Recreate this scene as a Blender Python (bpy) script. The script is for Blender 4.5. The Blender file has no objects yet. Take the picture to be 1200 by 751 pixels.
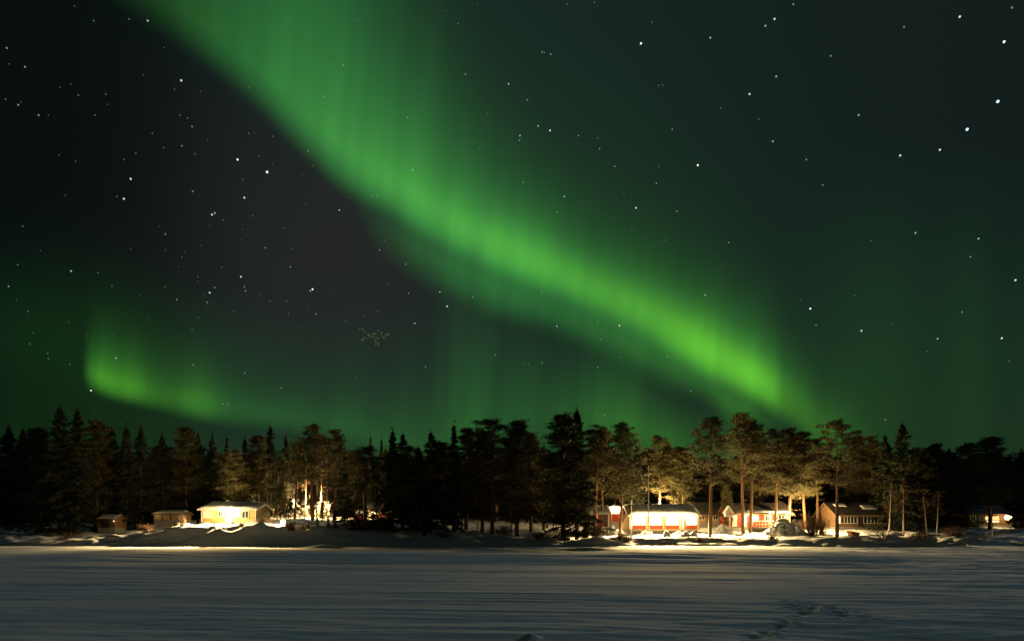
import bpy, math, random
import numpy as np
from mathutils import Vector, Matrix

# ------------------------------------------------------------------ camera
C = bpy.context.scene
COL = C.collection
F, CX, HY, CAMZ = 667.0, 600.0, 622.0, 1.7        # focal in photo pixels, horizon row
camd = bpy.data.cameras.new('camera'); cam = bpy.data.objects.new('camera', camd); COL.objects.link(cam)
cam.location = (0, 0, CAMZ); cam.rotation_euler = (math.radians(90), 0, 0)
camd.sensor_width = 36; camd.lens = 36 * F / 1200.0
camd.shift_y = (HY - 375.5) / 1200.0
camd.clip_start = 0.1; camd.clip_end = 30000
C.camera = cam
C.view_settings.view_transform = 'Standard'; C.view_settings.look = 'None'
C.view_settings.exposure = 0; C.view_settings.gamma = 1
C.cycles.max_bounces = 5; C.cycles.diffuse_bounces = 3; C.cycles.glossy_bounces = 2
C.cycles.sample_clamp_indirect = 3.0
C.cycles.use_denoising = True

# ------------------------------------------------------------------ world: night sky with aurora
world = bpy.data.worlds.new('World'); C.world = world; world.use_nodes = True
wt = world.node_tree
for n in list(wt.nodes): wt.nodes.remove(n)

class E:                                            # small expression builder over Math nodes
    def __init__(s, v): s.v = v
    def _m(op, *a, clamp=False):
        n = wt.nodes.new('ShaderNodeMath'); n.operation = op; n.use_clamp = clamp
        for i, x in enumerate(a):
            x = x.v if isinstance(x, E) else x
            if isinstance(x, (int, float)): n.inputs[i].default_value = x
            else: wt.links.new(x, n.inputs[i])
        return E(n.outputs[0])
    def __add__(s, o): return E._m('ADD', s, o)
    __radd__ = __add__
    def __mul__(s, o): return E._m('MULTIPLY', s, o)
    __rmul__ = __mul__
    def __sub__(s, o): return E._m('SUBTRACT', s, o)
    def __rsub__(s, o): return E._m('SUBTRACT', o, s)
    def __truediv__(s, o): return E._m('DIVIDE', s, o)
def emax(a, b): return E._m('MAXIMUM', a, b)
def emin(a, b): return E._m('MINIMUM', a, b)
def epow(a, b): return E._m('POWER', a, b)
def eexp(a): return E._m('EXPONENT', a)
def sstep(x, a, b):
    n = wt.nodes.new('ShaderNodeMapRange'); n.interpolation_type = 'SMOOTHSTEP'
    wt.links.new(x.v, n.inputs[0])
    n.inputs[1].default_value = a; n.inputs[2].default_value = b
    n.inputs[3].default_value = 0; n.inputs[4].default_value = 1
    return E(n.outputs[0])
def gauss(x, c, w): 
    d = (x - c) / w
    return eexp(d * d * -1.0)
def curve(x, pts, x0=-800.0, x1=2000.0):            # smooth curve through (x, y) points
    ys = [p[1] for p in pts]; y0, y1 = min(ys), max(ys); span = max(y1 - y0, 1e-6)
    n = wt.nodes.new('ShaderNodeFloatCurve')
    cm = n.mapping; cu = cm.curves[0]
    P = [((a - x0) / (x1 - x0), (b - y0) / span) for a, b in pts]
    P = [(0.0, P[0][1])] + P + [(1.0, P[-1][1])]
    cu.points[0].location = P[0]; cu.points[1].location = P[-1]
    for q in P[1:-1]: cu.points.new(*q)
    for p in cu.points: p.handle_type = 'AUTO_CLAMPED'
    cm.update()
    wt.links.new(((x - x0) / (x1 - x0)).v, n.inputs['Value'])
    return E(n.outputs[0]) * span + y0

tc = wt.nodes.new('ShaderNodeTexCoord'); sep = wt.nodes.new('ShaderNodeSeparateXYZ')
wt.links.new(tc.outputs['Generated'], sep.inputs[0])
dx, dy, dz = (E(sep.outputs[i]) for i in range(3))
front = sstep(dy, 0.10, 0.45)
yy = emax(dy, 0.1)
U = emin(emax(dx / yy, -2.0), 2.0) * F + CX          # azimuth and height on the sky, in units of 1/667
V = HY - emin(emax(dz / yy, -0.3), 1.9) * F
def vec(a, b, c=0.0):
    n = wt.nodes.new('ShaderNodeCombineXYZ')
    for i, q in enumerate((a, b, c)):
        if isinstance(q, E): wt.links.new(q.v, n.inputs[i])
        else: n.inputs[i].default_value = q
    return n.outputs[0]
def noise(v, scale, detail=2.0, rough=0.5):
    n = wt.nodes.new('ShaderNodeTexNoise'); n.inputs['Scale'].default_value = scale
    n.inputs['Detail'].default_value = detail; n.inputs['Roughness'].default_value = rough
    wt.links.new(v, n.inputs['Vector']); return E(n.outputs[0])
soft = noise(vec(U * 0.006, V * 0.006), 1.0, 3.0)
rays = noise(vec((U + V * 0.10) * 0.03, V * 0.0022, 3.1), 1.0, 2.0)
fine = noise(vec((U + V * 0.12) * 0.085, V * 0.006, 7.7), 1.0, 1.0)
wob = (soft - 0.5) * 22.0

def band(edge, peak, height, w, pw):
    h = curve(U, edge) + wob - V                     # height above the sharp lower border
    hp = emax(h, 0.0) / curve(U, height)
    rise = sstep(h, -w * 0.55, w)
    return rise * eexp(epow(hp, pw) * -1.0) * curve(U, peak)
EDGE = [(-300, -330), (0, -120), (150, 0), (225, 50), (300, 114), (400, 205), (470, 251), (560, 297), (650, 335), (750, 383), (850, 438), (930, 490), (1000, 535)]
main = band(EDGE,
    [(-300, .06), (60, .03), (140, .035), (190, .06), (240, .10), (300, .165), (380, .26), (470, .32), (560, .36), (640, .38), (720, .36), (790, .40), (860, .50), (893, .49), (918, .30), (945, .23), (975, .19), (1010, .06), (1060, 0)],
    [(-300, 150), (200, 165), (330, 215), (400, 172), (500, 100), (600, 56), (700, 42), (800, 41), (900, 40), (960, 34)], 44.0, 1.1)
ridge = band([(p[0], p[1] + 2) for p in EDGE],
    [(300, 0), (420, .07), (560, .19), (640, .24), (700, .21), (760, .23), (850, .42), (893, .36), (925, .05), (990, 0)],
    [(400, 40), (900, 34)], 34.0, 1.6)
halo = band([(p[0], p[1] + 14) for p in EDGE],
    [(0, .005), (300, .02), (450, .035), (600, .045), (800, .035), (920, .022), (1100, .008), (1300, .003)],
    [(0, 300), (1200, 250)], 60.0, 1.3)
second = band([(380, 235), (440, 288), (500, 322), (560, 350), (640, 378), (720, 412), (820, 452), (930, 505)],
    [(380, 0), (430, .005), (480, .018), (550, .032), (640, .036), (700, .036), (800, .042), (880, .03), (950, 0)],
    [(380, 60), (950, 34)], 44.0, 2.0)
third = band([(380, 560), (540, 560), (600, 530), (680, 528), (780, 552), (900, 560)],
    [(300, .008), (420, .016), (500, .022), (528, .027), (547, .044), (568, .034), (650, .034), (740, .066), (800, .042), (900, .03), (980, 0)],
    [(300, 90), (500, 100), (545, 135), (590, 100), (740, 70), (900, 50)], 50.0, 1.5)
left = band([(60, 436), (104, 450), (130, 462), (170, 471), (240, 485), (330, 500), (420, 520), (500, 540)],
    [(60, 0), (94, .0), (103, .15), (114, .36), (130, .40), (165, .29), (200, .18), (228, .25), (250, .19), (290, .10), (350, .075), (420, .05), (520, .02), (600, 0)],
    [(60, 18), (100, 20), (125, 30), (250, 30), (520, 50)], 22.0, 1.15)
leftglow = gauss(U, 40.0, 140.0) * gauss(V, 385.0, 75.0) * 0.022 + gauss(U, 200.0, 130.0) * gauss(V, 430.0, 60.0) * 0.02
rightglow = sstep(U, 880.0, 1000.0) * sstep(V, 150.0, 470.0) * curve(U, [(880, .02), (960, .014), (1040, .020), (1090, .015), (1140, .020), (1175, .013), (1230, .016), (1400, .006)])
lowglow = gauss(V, 640.0, 130.0) * curve(U, [(-200, .002), (200, .012), (600, .03), (900, .055), (1000, .03), (1200, .012), (1500, .004)])
str_ = (rays * 0.7 + 0.65) * (fine * 0.06 + 0.97)
strong = main + ridge + left
A = (strong * str_ + halo * 0.5 + second * str_ * 5.0 + third * (rays * 1.2 + 0.4) * 2.7 + leftglow * 0.6 + rightglow * 1.15 + lowglow * 0.28) * front
yel = emin(emax((strong - 0.12) * 1.6 + curve(U, [(0, 0.35), (120, .5), (240, .35), (330, 0.0), (450, 0.05), (650, .3), (900, 0.6), (1200, 0.6)]) + sstep(V, 380.0, 520.0) * 0.45, 0.0), 1.0)   # brighter rays are yellower
base = curve(U, [(-800, .5), (0, .30), (250, .75), (420, 1.0), (700, .95), (1200, .8), (2000, .5)])
warm = gauss(U, 390.0, 190.0) * gauss(V, 300.0, 190.0) * front
Rr = A * (yel * 0.09 + 0.125) + base * 0.0082 + warm * 0.0085
Gg = A * 1.0 + base * 0.0158 + warm * 0.0030
Bb = A * (0.165 - yel * 0.115) + base * 0.0148 + warm * 0.0035
cmb = wt.nodes.new('ShaderNodeCombineColor')
for i, q in enumerate((Rr, Gg, Bb)): wt.links.new(q.v, cmb.inputs[i])
bg = wt.nodes.new('ShaderNodeBackground'); wt.links.new(cmb.outputs[0], bg.inputs[0]); bg.inputs[1].default_value = 1.0
sky = wt.nodes.new('ShaderNodeTexSky'); sky.sky_type = 'NISHITA'; sky.sun_disc = False
sky.sun_elevation = math.radians(-9); sky.sun_rotation = math.radians(180)
bg2 = wt.nodes.new('ShaderNodeBackground'); wt.links.new(sky.outputs[0], bg2.inputs[0]); bg2.inputs[1].default_value = 0.05
ad = wt.nodes.new('ShaderNodeAddShader'); wt.links.new(bg.outputs[0], ad.inputs[0]); wt.links.new(bg2.outputs[0], ad.inputs[1])
wo = wt.nodes.new('ShaderNodeOutputWorld'); wt.links.new(ad.outputs[0], wo.inputs[0])
world.cycles.sampling_method = 'MANUAL'; world.cycles.sample_map_resolution = 512

# unseen fill lamp added beyond the forest to light snow, leaving tree faces dark
fill_sun = bpy.data.lights.new('snow_fill', 'SUN'); fill_sun.energy = 0.29; fill_sun.angle = math.radians(3.0); fill_sun.color = (0.60, 0.76, 1.0)
mo = bpy.data.objects.new('snow_fill', fill_sun); COL.objects.link(mo)
_az, _el = math.radians(50), math.radians(22)
mo.rotation_euler = Vector((-math.sin(_az) * math.cos(_el), -math.cos(_az) * math.cos(_el), -math.sin(_el))).to_track_quat('-Z', 'Y').to_euler()

# ------------------------------------------------------------------ helpers
def X(px, D): return (px - CX) / F * D
def Zp(py, D): return CAMZ + (HY - py) / F * D
rng = np.random.default_rng(7); random.seed(7)
_lat = np.random.default_rng(3).random((512, 512))
def vnoise(x, y):
    x = np.asarray(x, float); y = np.asarray(y, float)
    xi = np.floor(x).astype(int); yi = np.floor(y).astype(int); fx = x - xi; fy = y - yi
    fx = fx * fx * (3 - 2 * fx); fy = fy * fy * (3 - 2 * fy)
    g = lambda a, b: _lat[a % 512, b % 512]
    return (g(xi, yi) * (1 - fx) + g(xi + 1, yi) * fx) * (1 - fy) + (g(xi, yi + 1) * (1 - fx) + g(xi + 1, yi + 1) * fx) * fy - 0.5
def ss(a, b, x):
    t = np.clip((np.asarray(x, float) - a) / (b - a), 0, 1); return t * t * (3 - 2 * t)

class MB:
    def __init__(s): s.v = []; s.f = []
    def add(s, vs, fs):
        o = len(s.v); s.v += [tuple(v) for v in vs]; s.f += [tuple(i + o for i in f) for f in fs]; return s
    def box(s, cx, cy, cz, sx, sy, sz, rz=0.0):
        vs = []
        for k in (-1, 1):
            for j in (-1, 1):
                for i in (-1, 1):
                    a, b = i * sx / 2, j * sy / 2
                    vs.append((cx + a * math.cos(rz) - b * math.sin(rz), cy + a * math.sin(rz) + b * math.cos(rz), cz + k * sz / 2))
        return s.add(vs, [(0, 2, 3, 1), (4, 5, 7, 6), (0, 1, 5, 4), (2, 6, 7, 3), (0, 4, 6, 2), (1, 3, 7, 5)])
    def tube(s, pts, rad, n=7):
        pts = [Vector(p) for p in pts]; rings = []
        for i, p in enumerate(pts):
            d = (pts[min(i + 1, len(pts) - 1)] - pts[max(i - 1, 0)]).normalized()
            a = d.orthogonal().normalized(); b = d.cross(a)
            rings.append([p + (a * math.cos(2 * math.pi * k / n) + b * math.sin(2 * math.pi * k / n)) * rad[i] for k in range(n)])
        vs = [v for r in rings for v in r]; fs = []
        for i in range(len(pts) - 1):
            for k in range(n):
                fs.append((i * n + k, i * n + (k + 1) % n, (i + 1) * n + (k + 1) % n, (i + 1) * n + k))
        fs.append(tuple(range(n - 1, -1, -1))); fs.append(tuple((len(pts) - 1) * n + k for k in range(n)))
        return s.add(vs, fs)
    def prism(s, prof, x0, x1):                       # (y, z) profile swept along x
        n = len(prof); vs = [(x0, y, z) for y, z in prof] + [(x1, y, z) for y, z in prof]
        fs = [(i, (i + 1) % n, n + (i + 1) % n, n + i) for i in range(n)] + [tuple(range(n - 1, -1, -1)), tuple(range(n, 2 * n))]
        return s.add(vs, fs)
    def ball(s, c, r, nu=10, nv=7, sz=1.0, jit=0.0):
        vs = [(c[0], c[1], c[2] - r * sz)]; 
        for j in range(1, nv):
            t = math.pi * j / nv
            for i in range(nu):
                q = r * (1 + jit * (random.random() - .5)); a = 2 * math.pi * i / nu
                vs.append((c[0] + q * math.sin(t) * math.cos(a), c[1] + q * math.sin(t) * math.sin(a), c[2] - q * math.cos(t) * sz))
        vs.append((c[0], c[1], c[2] + r * sz)); L = len(vs) - 1; fs = []
        for i in range(nu):
            k = (i + 1) % nu
            fs.append((0, 1 + k, 1 + i)); fs.append((L, L - nu + i, L - nu + k))
            for j in range(nv - 2): fs.append((1 + j * nu + i, 1 + j * nu + k, 1 + (j + 1) * nu + k, 1 + (j + 1) * nu + i))
        return s.add(vs, fs)
    def mesh(s, name, mat, smooth=False):
        m = bpy.data.meshes.new(name); m.from_pydata(s.v, [], s.f); m.update()
        if mat: m.materials.append(mat)
        if smooth: m.polygons.foreach_set('use_smooth', [True] * len(m.polygons))
        return m
def link(name, mesh, parent=None, loc=(0, 0, 0)):
    o = bpy.data.objects.new(name, mesh); COL.objects.link(o); o.location = loc
    if parent: o.parent = parent
    return o
def obj(name, mb, mat, parent=None, loc=(0, 0, 0), smooth=False): return link(name, mb.mesh(name, mat, smooth), parent, loc)
def tag(o, label=None, cat=None, group=None, kind=None):
    if label: o['label'] = label
    if cat: o['category'] = cat
    if group: o['group'] = group
    if kind: o['kind'] = kind
    return o
def thing(name, label, cat, loc, rz=0.0, group=None):
    o = bpy.data.objects.new(name, None); COL.objects.link(o); o.location = loc; o.rotation_euler = (0, 0, rz); o.empty_display_size = .3
    return tag(o, label, cat, group)

# ------------------------------------------------------------------ materials
def mat(name, col, rough=.8, spec=.3, var=0.0, scale=3.0, bump=0.0, boards=0.0, stretch=(1, 1, 1), metal=0.0):
    m = bpy.data.materials.new(name); m.use_nodes = True; nt = m.node_tree; b = nt.nodes['Principled BSDF']
    b.inputs['Roughness'].default_value = rough; b.inputs['Specular IOR Level'].default_value = spec; b.inputs['Metallic'].default_value = metal
    b.inputs['Base Color'].default_value = (*col, 1)
    tcn = nt.nodes.new('ShaderNodeTexCoord'); mp = nt.nodes.new('ShaderNodeMapping'); nt.links.new(tcn.outputs['Object'], mp.inputs[0]); mp.inputs['Scale'].default_value = stretch
    no = nt.nodes.new('ShaderNodeTexNoise'); no.inputs['Scale'].default_value = scale; no.inputs['Detail'].default_value = 5; nt.links.new(mp.outputs[0], no.inputs['Vector'])
    if var:
        mx = nt.nodes.new('ShaderNodeMix'); mx.data_type = 'RGBA'
        mx.inputs[6].default_value = (*[c * (1 - var) for c in col], 1); mx.inputs[7].default_value = (*[min(1, c * (1 + var)) for c in col], 1)
        nt.links.new(no.outputs[0], mx.inputs[0]); nt.links.new(mx.outputs[2], b.inputs['Base Color'])
    h = no.outputs[0]
    if boards:
        w = nt.nodes.new('ShaderNodeTexWave'); w.wave_profile = 'SAW'; w.bands_direction = 'X'; w.inputs['Scale'].default_value = boards; w.inputs['Distortion'].default_value = 0
        nt.links.new(tcn.outputs['Object'], w.inputs['Vector']); h = w.outputs['Fac']
    if bump or boards:
        bp = nt.nodes.new('ShaderNodeBump'); bp.inputs['Strength'].default_value = bump or .6; bp.inputs['Distance'].default_value = .03
        nt.links.new(h, bp.inputs['Height']); nt.links.new(bp.outputs[0], b.inputs['Normal'])
    return m
def glow(name, col, st, sample='AUTO'):
    m = bpy.data.materials.new(name); m.use_nodes = True; nt = m.node_tree; b = nt.nodes['Principled BSDF']
    b.inputs['Base Color'].default_value = (.05, .05, .05, 1); b.inputs['Emission Color'].default_value = (*col, 1); b.inputs['Emission Strength'].default_value = st
    m.cycles.emission_sampling = sample
    return m
M_snow = mat('snow', (.80, .82, .85), .95, .04, .06, 1.6, .35)
M_snow2 = mat('lake_snow', (.78, .81, .84), 1.0, .02, .10, .9, .25, stretch=(.35, 1.6, 1))
M_needle = [mat('pine_needles', (.070, .064, .022), .75, .25, .45, 1.1), mat('spruce_needles', (.030, .037, .017), .8, .2, .4, 1.1)]
M_pinebark = mat('pine_bark', (.15, .088, .052), .9, .2, .45, 4, .6, stretch=(3, 3, .6))
M_sprbark = mat('spruce_bark', (.07, .055, .042), .9, .2, .4, 5, .6, stretch=(3, 3, .6))
M_birch = mat('birch_bark', (.33, .30, .26), .8, .2, .45, 5, .3, stretch=(1, 1, 5))
M_twig = mat('twigs', (.12, .075, .045), .9, .2, .3, 4)
M_red = mat('falu_red_boards', (.30, .045, .022), .85, .2, .2, 3, .5, boards=2.2)
M_yel = mat('pale_yellow_boards', (.46, .36, .15), .8, .25, .15, 3, .5, boards=2.2)
M_white = mat('white_paint', (.72, .70, .64), .6, .3, .08, 4)
M_brown = mat('brown_boards', (.17, .10, .055), .85, .2, .3, 3, .5, boards=2.0)
M_beige = mat('bare_wood', (.34, .24, .13), .85, .2, .25, 4, .4, boards=3.0)
M_roof = mat('dark_roof_felt', (.055, .05, .048), .85, .25, .3, 5, .4)
M_stone = mat('foundation_stone', (.24, .23, .22), .9, .2, .3, 3, .5)
M_metal = mat('grey_metal', (.30, .31, .32), .45, .5, .1, 6, metal=.6)
M_dark = mat('dark_paint', (.035, .03, .028), .6, .3, .2, 4)
M_glass = mat('dark_glass', (.03, .035, .04), .12, .5, .1, 3)
M_orange = mat('orange_plastic', (.62, .16, .035), .5, .4, .15, 3)
M_win = glow('lit_window', (1.0, .74, .36), 3.0)
M_winw = glow('bright_window', (1.0, .80, .42), 5.0)
M_windim = glow('dim_window', (1.0, .48, .17), 1.8)
M_bulb = glow('lamp_glass', (1.0, .84, .55), 90.0, 'NONE')
M_bulb2 = glow('small_lamp_glass', (1.0, .70, .34), 6.0, 'NONE')
LAMP = (1.0, .68, .27)

def light(name, kind, loc, power, parent=None, target=None, size=.1, spot=150, blend=.7, col=LAMP):
    l = bpy.data.lights.new(name, kind); l.energy = power; l.color = col
    if kind == 'AREA': l.size = size
    else: l.shadow_soft_size = size
    if kind == 'SPOT': l.spot_size = math.radians(spot); l.spot_blend = blend
    o = bpy.data.objects.new(name, l); COL.objects.link(o); o.location = loc
    if target is not None: o.rotation_euler = (Vector(target) - Vector(loc)).to_track_quat('-Z', 'Y').to_euler()
    if parent:
        o.parent = parent
    return o

def shore_fills(root, x, y, z, power, azis, down=25, cone=49):
    """unseen spots added to shape the lit strip: each throws a beam down over the bank onto the near-shore ice"""
    for a in azis:
        a = math.radians(a); d = math.radians(down)
        t = (x + 30 * math.sin(a) * math.cos(d), y - 30 * math.cos(a) * math.cos(d), z - 30 * math.sin(d))
        light('shore_fill', 'SPOT', (x, y, z), power, root, target=t, size=.10, spot=cone, blend=1.0)

# ------------------------------------------------------------------ ground
LIP = [(-900, .9), (0, .85), (110, 1.0), (170, 1.7), (215, 2.15), (300, 2.2), (330, 2.05), (430, 1.9), (480, 1.25), (600, 1.15), (690, .9), (720, .80), (830, .80), (930, .85), (1030, 1.0), (1200, 1.0), (2000, .9)]
def lipz(x, D):
    return np.interp(600 + 667 * np.asarray(x) / 63.0, [p[0] for p in LIP], [p[1] for p in LIP])
MOUNDS = []                                           # snow banks thrown up along the shore (x, D, rx, ry, h)
for px, D, rx, ry, h in [(206, 63.5, 1.6, 1.2, .35), (226, 62, 2.4, 1.3, .25), (296, 60.5, 1.8, 1.2, .45), (318, 61.5, 2.6, 1.2, .4), (372, 61, 2.5, 1.3, .3), (702, 60.5, 1.5, 1.0, .5), (724, 63, 1.5, 1.0, .25), (768, 64.5, .9, .8, .5), (800, 63, 3.0, 1.0, .25), (845, 64, 2.0, 1.0, .15), (985, 61, 2.5, 1.2, .2)]:
    MOUNDS.append((X(px, D), D, rx, ry, h))
def land(x, D):
    x = np.asarray(x, float); D = np.asarray(D, float)
    e = 1.6 * vnoise(x * .09 + 5, D * 0 + 2) + .7 * vnoise(x * .35, D * 0 + 9)
    t = ss(56.8 + e, 63.2 + e, D)
    z = -0.35 + t * (lipz(x, D) + .35) + .062 * np.clip(D - 63, 0, 48) + .004 * np.clip(D - 111, 0, 400)
    amp = ss(57, 60, D) * (1 - .75 * ss(90, 130, D)) * (1 - .45 * ss(6, 10, x) * (1 - ss(34, 42, x)))
    z = z + amp * (.50 * vnoise(x * .22, D * .3) + .42 * vnoise(x * .7 + 3, D * .8) + .22 * vnoise(x * 1.9, D * 2.0) + .10 * vnoise(x * 4.1, D * 4.4))
    for mx, my, rx, ry, h in MOUNDS: z = z + h * np.exp(-((x - mx) / rx) ** 2 - ((D - my) / ry) ** 2)
    return z
def lake(x, D):
    x = np.asarray(x, float); D = np.asarray(D, float)
    wig = 3.0 * vnoise(x * .05, D * 0 + 1) + 1.2 * vnoise(x * .17 + 7, D * 0 + 4)
    z = .42 * ss(33 + wig, 41 + wig, D) - .40 + .10 * ss(29 + wig * 1.4, 31.5 + wig * 1.4, D)
    m = ss(1.0, 5.0, np.abs(D))
    skew = D + .10 * x + 1.5 * vnoise(x * .04, D * .06)
    rough = .45 + 1.5 * ss(-.12, .35, vnoise(x * .045 + 3, skew * .10 + 14) + .012 * x)
    z = z + m * rough * (.16 / 1.0 * vnoise(x * .055 + 11, skew * .16) + .085 * vnoise(x * .10, skew * .42 + 3) + .055 * vnoise(x * .22 + 2, skew * 1.05) + .034 * vnoise(x * .45, skew * 2.4) + .020 * vnoise(x * 1.2, skew * 5.0) + .012 * vnoise(x * 3.1, skew * 9.0))
    patch = ss(.02, .22, vnoise(x * .06 + 20, skew * .13 + 8))    # wind-crusted patches with sharper ridges
    z = z + m * patch * .10 * np.abs(vnoise(x * .12 + 31, skew * 1.5 + 5))
    # trampled, scuffed patch with a track leading up to it
    cx, cy = X(962, 15.4), 15.4
    tr = np.exp(-((x - cx) / .75) ** 2 - ((D - cy) / 1.5) ** 2)
    z = z + tr * (.24 * vnoise(x * 5.5, D * 4.2) + .10 * vnoise(x * 12, D * 9) - .03)
    for i in range(16):
        f = i / 15.0; fx = X(870, 11.4) * (1 - f) + X(948, 15.0) * f + .10 * math.sin(i * 2.6); fy = 11.2 * (1 - f) + 15.0 * f
        z = z - .07 * np.exp(-((x - fx) / .11) ** 2 - ((D - fy) / .16) ** 2) + .035 * np.exp(-((x - fx - .2) / .12) ** 2 - ((D - fy) / .18) ** 2)
    z = z + .13 * np.exp(-((x - X(621, 11.3)) / .16) ** 2 - ((D - 11.3) / .14) ** 2)
    for px, D0, rx, h in [(380, 52, 1.6, .35), (570, 49, 1.6, .28), (250, 51, 2.5, .15), (690, 51, 2.0, .2)]:
        z = z + h * np.exp(-((x - X(px, D0)) / rx) ** 2 - ((D - D0) / .9) ** 2)
    return z
def sheet(name, xs, fn, m):
    R, Cn = xs[0].shape
    v = np.stack([xs[0], xs[1], fn(xs[0], xs[1])], -1).reshape(-1, 3)
    idx = np.arange(R * Cn).reshape(R, Cn)
    q = np.stack([idx[:-1, :-1], idx[:-1, 1:], idx[1:, 1:], idx[1:, :-1]], -1).reshape(-1, 4)
    me = bpy.data.meshes.new(name); me.from_pydata(v.tolist(), [], q.tolist()); me.update(); me.materials.append(m)
    me.polygons.foreach_set('use_smooth', [True] * len(me.polygons))
    return tag(link(name, me), kind='structure')
rows = np.concatenate([[-900, -300, -100, -40, -15, -6, 0, 3, 5], np.geomspace(6.5, 64, 430)])
cols = np.concatenate([[-40, -12, -4, -2, -1.4], np.linspace(-1.15, 1.15, 330), [1.4, 2, 4, 12, 40]])
Dg = np.repeat(rows[:, None], len(cols), 1); Xg = cols[None, :] * np.maximum(np.abs(Dg), 14)
tag(sheet('frozen_lake', (Xg, Dg), lake, M_snow2), 'snow covered frozen lake with wind drifts and a scuffed track')
rows = np.concatenate([np.linspace(54, 80, 120), np.linspace(81, 115, 60), np.geomspace(118, 1500, 30)])
cols = np.concatenate([[-40, -14, -5, -2.5, -1.6], np.linspace(-1.2, 1.2, 330), [1.6, 2.5, 5, 14, 40]])
Dg = np.repeat(rows[:, None], len(cols), 1); Xg = cols[None, :] * Dg
tag(sheet('snowy_shore', (Xg, Dg), land, M_snow), 'snow covered shore bank rising from the lake to the forest')
def gz(x, D): return float(max(land(x, D), lake(x, D) if D < 64 else -9))

# ------------------------------------------------------------------ trees
def tri_mesh(name, T, m):
    n = len(T); me = bpy.data.meshes.new(name)
    me.vertices.add(n * 3); me.vertices.foreach_set('co', T.reshape(-1))
    me.loops.add(n * 3); me.loops.foreach_set('vertex_index', np.arange(n * 3, dtype=np.int32))
    me.polygons.add(n); me.polygons.foreach_set('loop_start', np.arange(0, n * 3, 3, dtype=np.int32)); me.polygons.foreach_set('loop_total', np.full(n, 3, np.int32))
    me.materials.append(m); me.update(calc_edges=True); me.validate(); return me
def blades(r, cen, out, ln, wd):
    """thin needle-spray triangles from centres along directions"""
    n = len(cen); d = out / (np.linalg.norm(out, axis=1, keepdims=True) + 1e-9)
    rv = r.normal(size=(n, 3)); side = np.cross(d, rv); side /= (np.linalg.norm(side, axis=1, keepdims=True) + 1e-9)
    L = ln * r.uniform(.6, 1.3, (n, 1)); W = wd * r.uniform(.6, 1.3, (n, 1))
    a = cen - d * L * .4
    return np.stack([a - side * W, a + side * W, cen + d * L * .6], 1)
def pine(seed, base=.42, spread=2.1, nl=44, H=14.0, gap=.12):
    spread *= 1.28; nl = int(nl * 1.3)
    r = np.random.default_rng(seed); tb = MB(); T = []
    bend = r.normal(size=2) * .012 * H
    axis = lambda t: np.array([bend[0] * math.sin(t * 2.6), bend[1] * math.sin(t * 2.2), H * t])
    ts = np.linspace(0, 1, 10); tb.tube([axis(t) for t in ts], [max(.20 * (1 - t) ** .8, .02) for t in ts], 7)
    for i in range(nl):
        if r.random() < gap: continue
        s = (i + r.random()) / nl; t = base + (1 - base) * s * .985; p0 = axis(t); az = i * 2.4 + r.normal() * .5
        prof = min(1.0, .55 + 1.6 * s) * (1 - s) ** .55
        L = spread * (prof * r.uniform(.55, 1.15) + .12); up = math.radians(r.uniform(-12, 22) + 35 * s)
        d = np.array([math.cos(az) * math.cos(up), math.sin(az) * math.cos(up), math.sin(up)])
        mid = p0 + d * L * .55 - np.array([0, 0, .05 * L]); tip = p0 + d * L + np.array([0, 0, .12 * L])
        tb.tube([p0, mid, tip], [.055 * (1 - s * .6), .032, .012], 4)
        for f in (.45, .72, .98):
            if r.random() < .12: continue
            c = (p0 + (tip - p0) * f) + r.normal(size=3) * .10 * L
            rad = r.uniform(.34, .58) * (.75 + .35 * (1 - s)); n = int(88 * r.uniform(.6, 1.2))
            g = r.normal(size=(n, 3)) * np.array([rad, rad, rad * .48]) * .62
            T.append(blades(r, c + g, g + r.normal(size=(n, 3)) * .35 + np.array([0, 0, .25]) + d * .3, .29, .036))
    for i in range(7):                                # dead snags on the bare stem
        t = r.uniform(.10, max(base, .2)); p0 = axis(t); az = r.uniform(0, 6.28); L = r.uniform(.4, 1.1)
        tb.tube([p0, p0 + np.array([math.cos(az) * L, math.sin(az) * L, r.uniform(-.3, .1)])], [.025, .008], 4)
    return tb, np.concatenate(T)
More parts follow.
